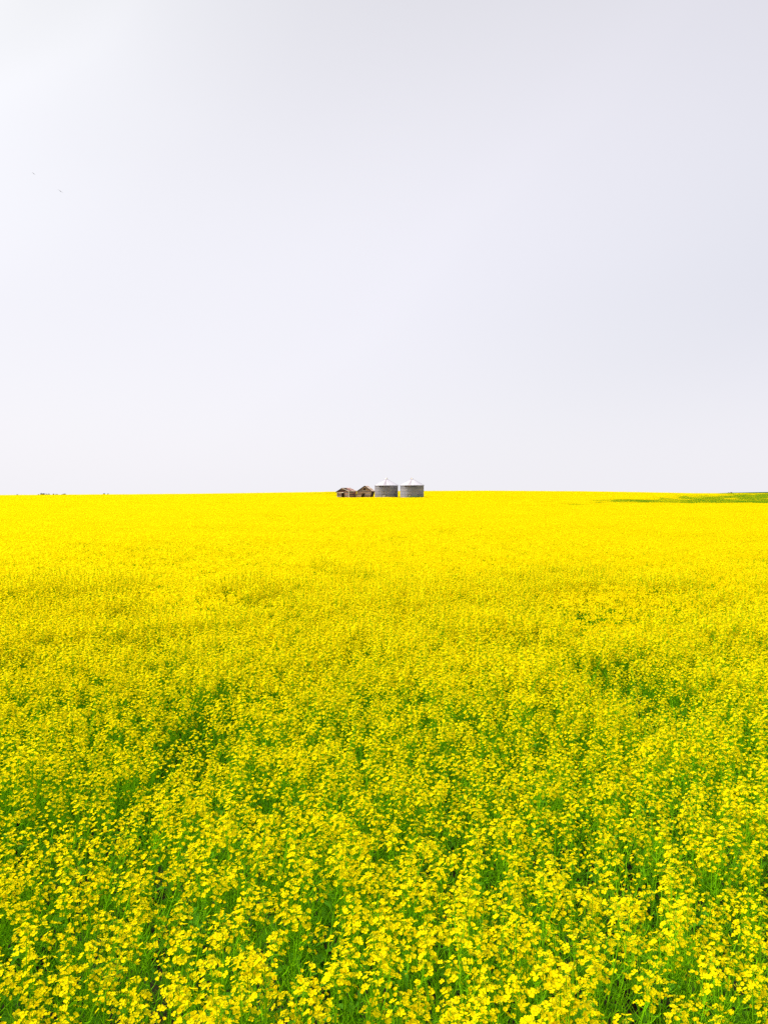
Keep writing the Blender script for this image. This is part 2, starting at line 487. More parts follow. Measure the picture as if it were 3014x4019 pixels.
def trs(p, e, s): return Matrix.Translation(Vector(p)) @ e.to_matrix().to_4x4() @ Matrix.Scale(s, 4)

def plant_full(st, cl, leaves):
    """the same plant joined, for the uncountable rest of the field; materials petal, stem, bud, leaf"""
    mb = MB()
    I4 = Matrix.Identity(4)
    s2 = MB(); s2.v = st.v; s2.f = st.f; s2.m = [1] * len(st.f); mb.add(s2, I4)
    for p, e, k, s in cl: mb.add(CL_MB[k], trs(p, e, s))
    for p, a, k, s in leaves:
        L = MB(); L.v = LEAF_MB[k].v; L.f = LEAF_MB[k].f; L.m = [3] * len(L.f)
        mb.add(L, trs(p, Euler((0, 0, a)), s))
    return mb

VAR = [plant_parts(500 + i, n_br=[7, 8, 7, 6, 8, 7, 7, 8, 6, 5][i], flowering=[1, .95, 1, .95, .95, 1, .9, 1, .35, .15][i], h=CANOPY * [1, 1, 1, 1, 1, 1, 1, 1, .93, .95][i] - .05) for i in range(10)]
MATS4 = [M_petal, M_stem, M_bud, M_leaf]

src = bpy.data.collections.new('crop_sources')     # shapes the crop's geometry nodes draw on
SRC = []
def add_src(mb):
    o = bpy.data.objects.new('crop_source_%03d' % len(SRC), mb.mesh('crop_source', MATS4))
    src.objects.link(o); SRC.append(o)
    return len(SRC) - 1
I_PLANT = [add_src(plant_full(*v)) for v in VAR]
VARM = [plant_parts(700 + i, n_br=12, h=CANOPY - .04, pods=.35, csc=1.2) for i in range(8)]     # bushier plants of the dense stand further in
I_MID = [add_src(plant_full(*v)) for v in VARM]

def patch_mb(seed, size, per_m2, nfl, fsize, ngr, gw, flowering=1.0, hvar=.10, h=CANOPY, leafy=.18):
    """a square of crop seen from afar: petal groups over crossing green stems"""
    r = np.random.RandomState(seed)
    n = int(per_m2 * size * size)
    nc = int(math.sqrt(n)) + 1
    mb = MB()
    P = []
    for i in range(nc):
        for j in range(nc):
            P.append(((i + r.rand()) / nc * size - size / 2, (j + r.rand()) / nc * size - size / 2))
    for (x, y) in P:
        H = h * (1 - hvar * .5 + hvar * 1.5 * (r.rand() - .3))
        # stems and pods
        for k in range(ngr):
            a = r.rand() * 6.28; b = r.rand() * 6.28
            rr = .16 * r.rand() ** .5 * (1 if size < 2 else 1.3)
            x1, y1 = x + rr * math.cos(a), y + rr * math.sin(a)
            z0 = H * (0 if k == 0 else (.35 + .38 * r.rand())); z1 = H * (.93 if k < 3 else z0 / H + .12 + .1 * r.rand())
            z1 = min(z1, H * .93)
            wx, wy = math.cos(b) * gw, math.sin(b) * gw
            xa, ya = (x + (x1 - x) * .3, y + (y1 - y) * .3) if k < 3 else (x1 - .05 * math.cos(b), y1 - .05 * math.sin(b))
            mb.poly([(xa - wx, ya - wy, z0), (xa + wx, ya + wy, z0), (x1 + wx * .7, y1 + wy * .7, z1), (x1 - wx * .7, y1 - wy * .7, z1)], [(0, 1, 2, 3)], 3 if r.rand() < leafy else 1)
        # flower heads
        nh = 7 if size < 2 else 3
        for k in range(nh):
            if r.rand() > flowering: continue
            a = r.rand() * 6.28; rr = .20 * r.rand() ** .5 * (1 if size < 2 else 1.4)
            hx_, hy_ = x + rr * math.cos(a), y + rr * math.sin(a)
            hz_ = H * (1 - .17 * r.rand() ** 1.5)
            for q in range(max(1, nfl // nh)):
                c = np.array([hx_ + r.randn() * .018 * (1 if size < 2 else 2), hy_ + r.randn() * .018 * (1 if size < 2 else 2), hz_ + r.rand() * .06])
                nr = np.array([r.randn() * .8, r.randn() * .8, .62]); nr /= np.linalg.norm(nr)
                u = np.cross(nr, [math.cos(a + q), math.sin(a + q), .1]); u /= np.linalg.norm(u); v = np.cross(nr, u)
                s = fsize * (.8 + .4 * r.rand())
                up = nr * s * .35
                mb.poly([c - u * s * .15, c + u * s + up, c + v * s + up * .6, c - u * s + up, c - v * s + up * .6], [(0, 1, 2), (0, 3, 4), (0, 2, 3), (0, 4, 1)] if size < 2 else [(1, 2, 3), (1, 3, 4)], 0)
    return mb

P1 = [patch_mb(40 + i, 1.0, 46, 44, .0112, 15, .0025) for i in range(5)]
P1M = [patch_mb(60 + i, 1.0, 46, 44, .0118, 16, .0028, flowering=.38, h=CANOPY * .97) for i in range(2)]
P1X = [patch_mb(75 + i, 1.0, 46, 54, .0118, 16, .0028, leafy=.4, flowering=.06, h=CANOPY * .98) for i in range(2)]
P1G = [patch_mb(65 + i, 1.0, 50, 54, .0118, 20, .0030, leafy=.7, flowering=.012, h=CANOPY * .97) for i in range(2)]
def nine(seed, pool):
    """a 3 m square laid out of nine 1 m squares turned at random"""
    r = random.Random(seed); mb = MB()
    for a in (-1, 0, 1):
        for b in (-1, 0, 1):
            mb.add(r.choice(pool), Matrix.Translation((a, b, 0)) @ Matrix.Rotation(r.randrange(4) * PI / 2, 4, 'Z') @ Matrix.Diagonal((1.03, 1.03, r.uniform(.95, 1.05), 1)))
    return mb
I_P1 = [add_src(p) for p in P1]
I_P1G = [add_src(p) for p in P1M]
I_P3 = [add_src(nine(i, P1)) for i in range(4)]
I_P3M = [add_src(nine(10 + i, P1X)) for i in range(2)]
I_P3G = [add_src(nine(20 + i, P1G)) for i in range(2)]
I_P10 = [add_src(patch_mb(100 + i, 10.0, 9, 9, .05, 7, .014, flowering=.85)) for i in range(3)]
I_P10G = [add_src(patch_mb(110 + i, 10.0, 9, 9, .05, 12, .02, flowering=.01)) for i in range(2)]

# footprints kept free of crop (x, y centre, radius)
KEEP = []
B1 = (0.62, 203.0, 3.06); B2 = (7.26, 200.0, 3.07)
for b in (B1, B2): KEEP.append((b[0], b[1], b[2] + .15))
for cx_, cy_, th_, W_, L_ in ((at(1369.9, 1943, 203.0)[0], 203.0, R(28), 3.72, 3.8), (at(1452.3, 1943, 204.0)[0] - .3, 204.0, R(11), 3.92, 4.0)):
    for fu in (.22, .5, .78):
        for fv in (.22, .5, .78):
            ux, uy, vx, vy = math.cos(th_), -math.sin(th_), math.sin(th_), math.cos(th_)
            KEEP.append((cx_ + ux * W_ * (fu - 1) + vx * L_ * fv, cy_ + uy * W_ * (fu - 1) + vy * L_ * fv, .95))

rs = np.random.RandomState(11)
PX, PY, PS, PI_, PR = [], [], [], [], []
def margin(y): return .62 * max(y, 0) + 1.6

# (photo px, photo py, radius factor) thin places that show as dark gaps in the photograph
GAPS = [(2330, 2700, .5), (2480, 2790, .55), (2600, 2780, .45), (2460, 2830, .4), (1400, 2650, .45), (2900, 2500, .4), (480, 2175, .9),
        (1110, 2400, .6), (2985, 2240, .6), (950, 2060, 1.5), (1290, 2700, .3), (60, 3520, .22), (880, 3000, .3), (2700, 3330, .25), (350, 3560, .2),
        (1130, 3560, .16), (560, 3250, .28), (1800, 3330, .2), (2760, 2650, .35), (900, 2620, .4), (1560, 3130, .25), (560, 3880, .16), (1290, 3960, .13), (2900, 3830, .2)]
gap_xy = []
for gx, gy, gr in GAPS:
    dn = math.hypot(1, 0) * (EYE - CANOPY * .8) * F / (gy - HY)
    gap_xy.append(((gx - 1507) / F * dn, dn, gr * .6))

LOD0, LOD1, LOD2, LOD3 = 17, 90, 450, 770
FADE0 = 6
HASH = np.random.RandomState(77).rand(200, 200)
def is_patch(x, y):
    return HASH[int(math.floor(x)) % 200, int(math.floor(y)) % 200] < (y - FADE0) / (LOD0 - FADE0)
near = []       # plants close enough to stand as individuals
cell = .134
iy = 0
yv = np.arange(-1.5, LOD0, cell)
for y in yv:
    mg = margin(y)
    xs = np.arange(-mg, mg, cell)
    n = len(xs)
    x = xs + rs.rand(n) * cell * .95; yy = y + rs.rand(n) * cell * .95
    a = N1(x * .9 + 50, yy * .9 + 50); b = N2(x * 2.3, yy * 2.3 + 30); c = N3(x * .45 + 9, yy * .30 + 7)
    hgt = 1 + .11 * (a - .5) + .10 * (b - .5) + .12 * (rs.rand(n) - .5)
    keep = (b * .6 + a * .4) > .17
    keep &= rs.rand(n) < np.clip(.60 + .40 * (yy - 3.2) / 4.8, .60, 1)
    dense = rs.rand(n) < np.clip((yy - 5.0) / 6.0, 0, 1)
    few = (c * .5 + b * .5) < (.19 + .10 * rs.rand(n))
    for gx, gy, gr in gap_xy:
        d2 = ((x - gx) / gr) ** 2 + ((yy - gy) / (gr * 1.6)) ** 2
        keep &= ~((d2 < 1) & (rs.rand(n) < .25))
        few |= (d2 < 1.6) & (rs.rand(n) < .2)
        hgt = np.where(d2 < 1.6, hgt * (.90 + .05 * d2), hgt)
    var = rs.randint(0, 8, n); v2 = rs.randint(8, 10, n)
    var = np.where(few, v2, var)
    sz = terrain(x, yy)
    for i in range(n):
        if not keep[i]: continue
        if yy[i] > FADE0 and is_patch(x[i], yy[i]): continue
        rot = (rs.normal(0, .05), rs.normal(0, .05), rs.rand() * 6.283)
        item = (x[i], yy[i], float(sz[i]), rot, hgt[i], int(var[i]), bool(dense[i]))
        near.append(item)

def in_view(it):
    x, y = it[0], it[1]
    ztop = it[2] + CANOPY * it[4]
    # camera space of the plant's top
    dy, dz = y, ztop - EYE
    zc = dy * math.cos(PITCH) - dz * math.sin(PITCH)
    yc = dz * math.cos(PITCH) + dy * math.sin(PITCH)
    if zc < .3: return False
    return abs(x / zc) < 1507 / F * 1.02 and yc / zc > -2009.5 / F * 1.04
vis = sorted([i for i in range(len(near)) if in_view(near[i])], key=lambda i: near[i][0] ** 2 + near[i][1] ** 2 + (EYE - 1.1) ** 2)
single = set(vis[:300])

pts, rots, scls, idxs = [], [], [], []
def put(x, y, z, rot, scl, idx):
    pts.append((x, y, z)); rots.append(rot); scls.append(scl); idxs.append(idx)
for i, it in enumerate(near):
    if i in single: continue
    x, y, z, rot, h, v, dn = it
    put(x, y, z, rot, (h, h, h), I_MID[v] if dn and v < 8 else I_PLANT[v])

def clear_of(x, y, r):
    return all((x - kx) ** 2 + (y - ky) ** 2 > (kr + r) ** 2 for kx, ky, kr in KEEP)
NEARB = (-15.0, 13.5, 189.0, 216.0)
def in_nearb(x, y): return NEARB[0] <= x < NEARB[1] and NEARB[2] <= y < NEARB[3]

def greenness(x, y):
    """0 full bloom, 1 hardly any bloom, after the patches seen in the photograph"""
    px = 1507 + F * x / y
    w = (float(N4(x * .08, y * .05)) - .5)
    w2 = (float(N3(x * .3, y * .15)) - .5)
    gval = 0.0
    if y > 116 + w * 4:
        if px > 2330 + w * 90 and y < 176 + w * 22: gval = min(.84, .52 + max(px - 2300, 0) / 420) + w2 * .6
        if px > 2560 + w * 80 and y < 215 + w * 30: gval = max(gval, .8 + w2)
        if px > 2640 + w * 80 and 205 < y < 300 + w * 50: gval = max(gval, .82 + w2 * .6)
        if px > 2840 + w * 100 and y < 600: gval = max(gval, .95 + w2 * 1.0)
        if px > 2740 and 300 < y < 560: gval = max(gval, .5 + w2)
    if 250 < y < 420 and px < 1330 and px > 1225: gval = max(gval, .9 if 350 < y < 400 else .3 + w2)
    if y > 380 and px < 2350: gval = max(gval, .28 + w * .7)
    return gval

# 1 m patches
def tile(x0, x1, y0, y1, s, fn):
    for y in np.arange(y0, y1, s):
        for x in np.arange(x0(y) if callable(x0) else x0, x1(y) if callable(x1) else x1, s):
            fn(x + s / 2, y + s / 2)
def p1(x, y):
    if not clear_of(x, y, .62): return
    h = 1 + .12 * (float(N1(x * .2, y * .2)) - .5) + .04 * (rs.rand() - .5)
    gi = float(N3(x * .45 + 9, y * .3 + 7)) * .6 + rs.rand() * .4
    gap = any(abs(x - gx) < gr * 2.2 and abs(y - gy) < gr * 4 for gx, gy, gr in gap_xy)
    idx = I_P1G[rs.randint(2)] if gi < .21 or (gap and rs.rand() < .4) else I_P1[rs.randint(5)]
    if y > 110: idx = I_P1[rs.randint(5)]
    put(x, y, tz(x, y), (0, 0, rs.randint(4) * PI / 2), (1.06, 1.06 * rs.choice([-1, 1]), h), idx)
tile(lambda y: -math.ceil(margin(y)), margin, FADE0, LOD1, 1.0, lambda x, y: p1(x, y) if y > LOD0 or is_patch(x, y) else None)
tile(*NEARB, 1.0, p1)
for y in np.arange(198, 210, .16):          # single plants fill what is left round the buildings
    for x in np.arange(-13.5, 11.5, .16):
        if not clear_of(x, y, .62) and clear_of(x, y, .18):
            put(x + rs.rand() * .1, y + rs.rand() * .1, tz(x, y), (0, 0, rs.rand() * 6), (1, 1, .9 + .15 * rs.rand()), I_PLANT[rs.randint(8)])
def p3(x, y):
    if in_nearb(x, y): return
    h = 1 + .14 * (float(N1(x * .12, y * .12)) - .5) + .08 * (rs.rand() - .5)
    gv = greenness(x, y)
    q = rs.rand()
    if gv > .6: idx = I_P3G[rs.randint(2)] if q < gv else I_P3M[rs.randint(2)]
    elif gv > .15: idx = I_P3M[rs.randint(2)] if q < gv * 1.3 else I_P3[rs.randint(4)]
    else: idx = I_P3[rs.randint(4)] if q > .06 + .30 * max(0, float(N2(x * .11, y * .05)) - .5) else I_P3M[rs.randint(2)]
    put(x, y, tz(x, y), (0, 0, rs.randint(4) * PI / 2), (1.04, 1.04 * rs.choice([-1, 1]), h), idx)
tile(lambda y: -3 * math.ceil(margin(y) / 3), margin, LOD1, LOD2, 3.0, p3)
def p10(x, y):
    gv = greenness(x, y)
    q = rs.rand()
    idx = I_P10G[rs.randint(2)] if q < gv else I_P10[rs.randint(3)]
    put(x, y, tz(x, y), (0, 0, rs.randint(4) * PI / 2), (1.03, 1.03, 1 + .08 * (rs.rand() - .5)), idx)
tile(lambda y: -10 * math.ceil(margin(y) / 10), margin, LOD2, LOD3, 10.0, p10)

me = bpy.data.meshes.new('canola_crop')
me.from_pydata(pts, [], [])
at_r = me.attributes.new('rot', 'FLOAT_VECTOR', 'POINT'); at_r.data.foreach_set('vector', np.array(rots, 'f').ravel())
at_s = me.attributes.new('scl', 'FLOAT_VECTOR', 'POINT'); at_s.data.foreach_set('vector', np.array(scls, 'f').ravel())
at_i = me.attributes.new('idx', 'INT', 'POINT'); at_i.data.foreach_set('value', np.array(idxs, 'i'))
crop = link('canola_crop', me)
tag(crop, 'wide field of yellow flowering canola stretching to the horizon', 'crop', kind='stuff')
ng = bpy.data.node_groups.new('crop_scatter', 'GeometryNodeTree')
ng.interface.new_socket('Geometry', in_out='INPUT', socket_type='NodeSocketGeometry')
ng.interface.new_socket('Geometry', in_out='OUTPUT', socket_type='NodeSocketGeometry')
gi_, go_ = ng.nodes.new('NodeGroupInput'), ng.nodes.new('NodeGroupOutput')
ci = ng.nodes.new('GeometryNodeCollectionInfo'); ci.inputs['Collection'].default_value = src
ci.inputs['Separate Children'].default_value = True; ci.inputs['Reset Children'].default_value = True
iop = ng.nodes.new('GeometryNodeInstanceOnPoints'); iop.inputs['Pick Instance'].default_value = True
def nattr(nm, ty):
    a = ng.nodes.new('GeometryNodeInputNamedAttribute'); a.data_type = ty; a.inputs['Name'].default_value = nm
    return a.outputs['Attribute']
e2r = ng.nodes.new('FunctionNodeEulerToRotation')
ng.links.new(nattr('rot', 'FLOAT_VECTOR'), e2r.inputs[0])
ng.links.new(gi_.outputs[0], iop.inputs['Points']); ng.links.new(ci.outputs[0], iop.inputs['Instance'])
ng.links.new(nattr('idx', 'INT'), iop.inputs['Instance Index']); ng.links.new(e2r.outputs[0], iop.inputs['Rotation'])
ng.links.new(nattr('scl', 'FLOAT_VECTOR'), iop.inputs['Scale']); ng.links.new(iop.outputs[0], go_.inputs[0])
mod = crop.modifiers.new('scatter', 'NODES'); mod.node_group = ng

# individual canola plants, nearest to the photographer
STEM_MESH = [v[0].mesh('stem', [M_stem]) for v in VAR]
LBL_FULL = 'branching green canola plant topped with yellow flower clusters in the nearest rows'
LBL_FEW = 'green canola plant with bare tips and hardly any flowers in the nearest rows'
for i in vis[:300]:
    x, y, z, rot, h, v, _ = near[i]
    st, cl, lv = VAR[v]
    root = empty('canola_plant', (x, y, z)); root.rotation_euler = rot; root.scale = (h, h, h)
    if v < 8: tag(root, LBL_FULL, 'plant', 'canola plants in full bloom in the nearest rows')
    else: tag(root, LBL_FEW, 'plant', 'sparsely flowering canola plants in the nearest rows')
    link('stem', STEM_MESH[v], root)
    for p, e, k, s in cl: link('flower_cluster', CL_MESH[k], root, p, e, s)
    for p, a, k, s in lv: link('leaf', LEAF_MESH[k], root, p, (0, 0, a), s)

# ------------------------------------------------------------------ grain bins
def ring_sheet(Rb, h, ang, seg=12):
    """curved wall sheet with a lap seam on one end and a bolted lip along the bottom"""
    mb = MB()
    prof = [(0, 0.0), (0.030, 0.0), (0.030, 0.028), (0.004, 0.035), (0.004, h - .014), (-.010, h - .012), (-.012, h + .05)]
    n = len(prof); pts = []
    for i in range(seg + 1):
        a = ang * i / seg
        for dr, z in prof: pts.append((math.sin(a) * (Rb + dr), -math.cos(a) * (Rb + dr), z))
    fc = [(i * n + j, (i + 1) * n + j, (i + 1) * n + j + 1, i * n + j + 1) for i in range(seg) for j in range(n - 1)]
    mb.poly(pts, fc)
    # lap seam strip
    a0, a1 = -.004, .012
    q = []
    for a in (a0, a1):
        for dr in (.0, .020):
            for z in (.03, h - .015): q.append((math.sin(a) * (Rb + dr), -math.cos(a) * (Rb + dr), z))
    mb.poly(q, [(2, 3, 7, 6), (0, 1, 3, 2), (4, 6, 7, 5), (1, 5, 7, 3)])
    return mb.mesh('wall_sheet', [M_galv])

def grain_bin(cx, cy, Rb, z_eave, z_cone, z_top, seam0, label, rung_a, hatch, letter_style, damaged, strut):
    gz = tz(cx, cy) - .05
    b = empty('grain_bin', (cx, cy, gz))
    tag(b, label, 'grain bin', 'round corrugated steel grain bins')
    rh = .755; nr = 5
    eave = z_eave - gz
    z0 = eave - nr * rh
    # base ring under the lowest sheets
    mb = MB(); pts = []
    for i in range(49):
        a = 2 * PI * i / 48
        pts += [(math.sin(a) * (Rb - .05), -math.cos(a) * (Rb - .05), -.1), (math.sin(a) * (Rb - .05), -math.cos(a) * (Rb - .05), z0 + .05)]
    mb.poly(pts, [(2 * i, 2 * i + 2, 2 * i + 3, 2 * i + 1) for i in range(48)])
    link('base_ring', mb.mesh('base_ring', [M_wood_dark]), b)
    ns = 7; ang = 2 * PI / ns
    sheet = ring_sheet(Rb, rh, ang)
    r = random.Random(int(cx * 100))
    for k in range(nr):
        off = seam0 + (k % 2) * ang / 2 + r.uniform(-.03, .03)
        for s in range(ns):
            o = link('wall_sheet', sheet, b, (0, 0, z0 + k * rh), (0, 0, off + s * ang))
            if damaged and k == 0: o.scale = (1.012, 1.012, 1.0)
            if damaged and k == 1 and s in (0, 6): o.rotation_euler.x = .006
    # eave ring and roof
    mb = MB(); pts = []
    pr = [(Rb + .01, -.03), (Rb + .075, -.03), (Rb + .075, .03), (Rb + .01, .035)]
    for i in range(97):
        a = 2 * PI * i / 96
        for rr, z in pr: pts.append((math.sin(a) * rr, -math.cos(a) * rr, eave + z))
    mb.poly(pts, [(4 * i + j, 4 * i + 4 + j, 4 * i + 5 + j, 4 * i + 1 + j) for i in range(96) for j in range(3)])
    link('eave_ring', mb.mesh('eave_ring', [M_wood_dark]), b)
    NP = 24; pa = 2 * PI / NP
    r0, r1 = .27, Rb + .14
    zc = z_cone - gz; ze = eave + .045
    def rz(rr): return ze + (zc - ze) * (r1 - rr) / (r1 - r0)
    mb = MB()
    g0, g1 = .0015, pa - .0015
    P = lambda a, rr, dz: (math.sin(a) * rr, -math.cos(a) * rr, rz(rr) + dz)
    mb.poly([P(g0, r1, 0), P(pa / 2, r1, .0), P(g1, r1, 0), P(g1, r0, 0), P(pa / 2, r0, .0), P(g0, r0, 0),
             P(g0, r1, -.05), P(pa / 2, r1, -.05), P(g1, r1, -.05)],
            [(0, 1, 4, 5), (1, 2, 3, 4), (6, 7, 1, 0), (7, 8, 2, 1)])
    def ribq(a, w):
        mb.poly([P(a - w / r1, r1, 0), P(a - w / r1 * .6, r1, .05), P(a + w / r1 * .6, r1, .05), P(a + w / r1, r1, 0),
                 P(a - .3 * w / r0, r0, 0), P(a - .2 * w / r0, r0, .03), P(a + .2 * w / r0, r0, .03), P(a + .3 * w / r0, r0, 0)],
                [(0, 1, 5, 4), (1, 2, 6, 5), (2, 3, 7, 6), (0, 3, 2, 1)])
    ribq(pa * .985, .035)
    panel = mb.mesh('roof_panel', [M_galvroof])
    a_start = rung_a
    for k in range(NP): link('roof_panel', panel, b, (0, 0, 0), (0, 0, a_start + k * pa))
    # steps bolted across one roof panel
    mb = MB()
    for q in range(8):
        t = (q + .4) / 8.6
        rr = r1 - .12 - t * (r1 - r0 - .25)
        aa, bb = a_start + .02, a_start + pa - .02
        m1 = MB(); m1.bar(P(aa, rr, .075), P(bb, rr, .075), .05, .035, 0)
        for a in (aa + .01, bb - .01): m1.bar(P(a, rr, 0.0), P(a, rr, .075), .03, .02, 0, up=(0, 1, 0))
        link('step', m1.mesh('step', [M_rust]), b)
    # cap
    top = z_top - gz
    zb = zc - .03
    def drum(name, prof, mat, n=20):
        mb = MB(); pts = []; k = len(prof)
        for i in range(n):
            a = 2 * PI * i / n
            for rr, z in prof: pts.append((math.sin(a) * rr, -math.cos(a) * rr, z))
        mb.poly(pts, [(i * k + j, ((i + 1) % n) * k + j, ((i + 1) % n) * k + j + 1, i * k + j + 1) for i in range(n) for j in range(k - 1)])
        mb.f.append(tuple(i * k + k - 1 for i in range(n))); mb.m.append(0)
        return link(name, mb.mesh(name, [mat]), b)
    hcap = top - zb - .16
    drum('vent_neck', [(.265, zb - .03), (.265, zb + hcap * .5)], M_capyellow)
    drum('vent_cap', [(.30, zb + hcap * .45), (.32, zb + hcap * .52), (.31, zb + hcap * .62), (.2, zb + hcap * .86), (.06, zb + hcap), (.02, zb + hcap)], M_white)
    mb = MB(); mb.tube([(.08 * strut, 0, zb + hcap * .9), (.08 * strut, 0, top + .03)], .022, .018, 6, 0, True)
    link('vent_handle', mb.mesh('vent_handle', [M_rust]), b)
    mb = MB(); mb.tube([(.30 * strut, -.25, zb - .15), (.34 * strut, -.22, zb + hcap * .45), (.13 * strut, -.1, top - .05)], .02, .02, 5, 0, True)
    link('handrail', mb.mesh('handrail', [M_rust]), b)
    # maker's lettering bent round the top ring
    cu = bpy.data.curves.new('lettering', 'FONT')
    cu.body = 'WESTEEL-ROSCO'; cu.size = .52; cu.offset = .012; cu.extrude = .004; cu.space_character = 1.02; cu.resolution_u = 2
    tmp = bpy.data.objects.new('tmp_text', cu); COL.objects.link(tmp)
    dg = bpy.context.evaluated_depsgraph_get(); dg.update()
    tm = bpy.data.meshes.new_from_object(tmp.evaluated_get(dg))
    bpy.data.objects.remove(tmp)
    co = np.array([v.co[:] for v in tm.vertices])
    w0, w1 = co[:, 0].min(), co[:, 0].max(); h0, h1 = co[:, 1].min(), co[:, 1].max()
    A0, A1 = R(-40), R(18)
    ang_ = A0 + (co[:, 0] - w0) / (w1 - w0) * (A1 - A0)
    zl = eave - .13 - .37 + (co[:, 1] - h0) / (h1 - h0) * .37
    rr = Rb + .022 + co[:, 2]
    tm.vertices.foreach_set('co', np.stack([np.sin(ang_) * rr, -np.cos(ang_) * rr, zl], 1).astype('f').ravel())
    tm.materials.clear(); tm.materials.append(M_letter); tm.materials.append(M_letter2)
    if letter_style:
        fr = [(A0 + (A1 - A0) * .15, A0 + (A1 - A0) * .52)]
        for p in tm.polygons:
            c = p.center; a = math.atan2(c.x, -c.y)
            p.material_index = 1 if fr[0][0] < a < fr[0][1] else 0
    tm.update()
    link('lettering', tm, b)
    # hatch low on the wall
    ha, hb, hz0, hz1 = hatch
    hz0 -= gz; hz1 -= gz
    PP = lambda a, dr, z: (math.sin(a) * (Rb + dr), -math.cos(a) * (Rb + dr), z)
    fr = MB()
    fr.bar(PP(ha, .06, hz0), PP(ha, .06, hz1), .05, .05, up=(0, 1, 0)); fr.bar(PP(hb, .06, hz0), PP(hb, .06, hz1), .05, .05, up=(0, 1, 0))
    fr.bar(PP(ha - .02, .075, hz1 + .03), PP(hb + .02, .075, hz1 + .03), .09, .06, up=(0, 0, 1))
    hf = link('hatch_frame', fr.mesh('hatch_frame', [M_wood_dark]), b)
    nb = 4
    for q in range(nb):
        za = hz0 + (hz1 - hz0) * q / nb + .02; zb_ = hz0 + (hz1 - hz0) * (q + 1) / nb - .02
        m1 = MB(); m1.bar(PP(ha + .012, .055, (za + zb_) / 2), PP(hb - .012, .055, (za + zb_) / 2), .03, zb_ - za)
        link('hatch_board', m1.mesh('hatch_board', [M_wood_pale if q % 2 else M_white]), hf)
    return b

px2 = lambda py, d: EYE - (py - HY) / F * d
d1 = B1[1] - B1[2]; d2 = B2[1] - B2[2]
g1 = grain_bin(B1[0], B1[1], B1[2], px2(1905.8, d1 + 1.2), px2(1880.5, B1[1]), px2(1873.8, B1[1]), R(-62),
               'round grey steel grain bin with a white conical roof, beside the leaning tan shed', R(-15.3),
               (R(-20.5), R(-4), px2(1952.5, d1), px2(1942.2, d1)), 0, False, 1)
g2 = grain_bin(B2[0], B2[1], B2[2], px2(1905.3, d2 + 1.2), px2(1880.3, B2[1]), px2(1873.6, B2[1]), R(-49),
               'round grey steel grain bin furthest right with green weeds at its foot', R(-22.3),
               (R(-20), R(-6), px2(1951.5, d2), px2(1942.5, d2)), 1, True, -1)

# ------------------------------------------------------------------ old wooden sheds
class ShedFrame:
    """local u along the front (left to right), v to the back, w up; may lean to the right"""
    def __init__(s, corner, theta, width, depth, lean=0.0, lean_top=99.0, roof_lean=0.0, ref=1.07):
        s.c = Vector(corner); s.th = theta; s.W = width; s.L = depth; s.lean = lean; s.lt = lean_top; s.rl = roof_lean; s.ref = ref
        s.U = Vector((math.cos(theta), -math.sin(theta), 0)); s.V = Vector((math.sin(theta), math.cos(theta), 0))
    def __call__(s, u, v, w):
        sh = s.lean * (min(w, s.lt) - s.ref) + s.rl * max(w - s.lt, 0)
        p = s.U * (u - s.W) + s.V * v + Vector((sh, 0, w))
        return p

def slab(fr, quad, nrm, t, mat, name, parent):
    """plank: a quad of (u, v, w) corners thickened along the local direction nrm"""
    n = Vector(nrm)
    a = [fr(*q) for q in quad]
    b = [fr(*(Vector(q) + n * t)) for q in quad]
    mb = MB(); mb.poly(a + b, [(3, 2, 1, 0), (4, 5, 6, 7), (0, 1, 5, 4), (1, 2, 6, 5), (2, 3, 7, 6), (3, 0, 4, 7)])
    return link(name, mb.mesh(name, [mat]), parent)

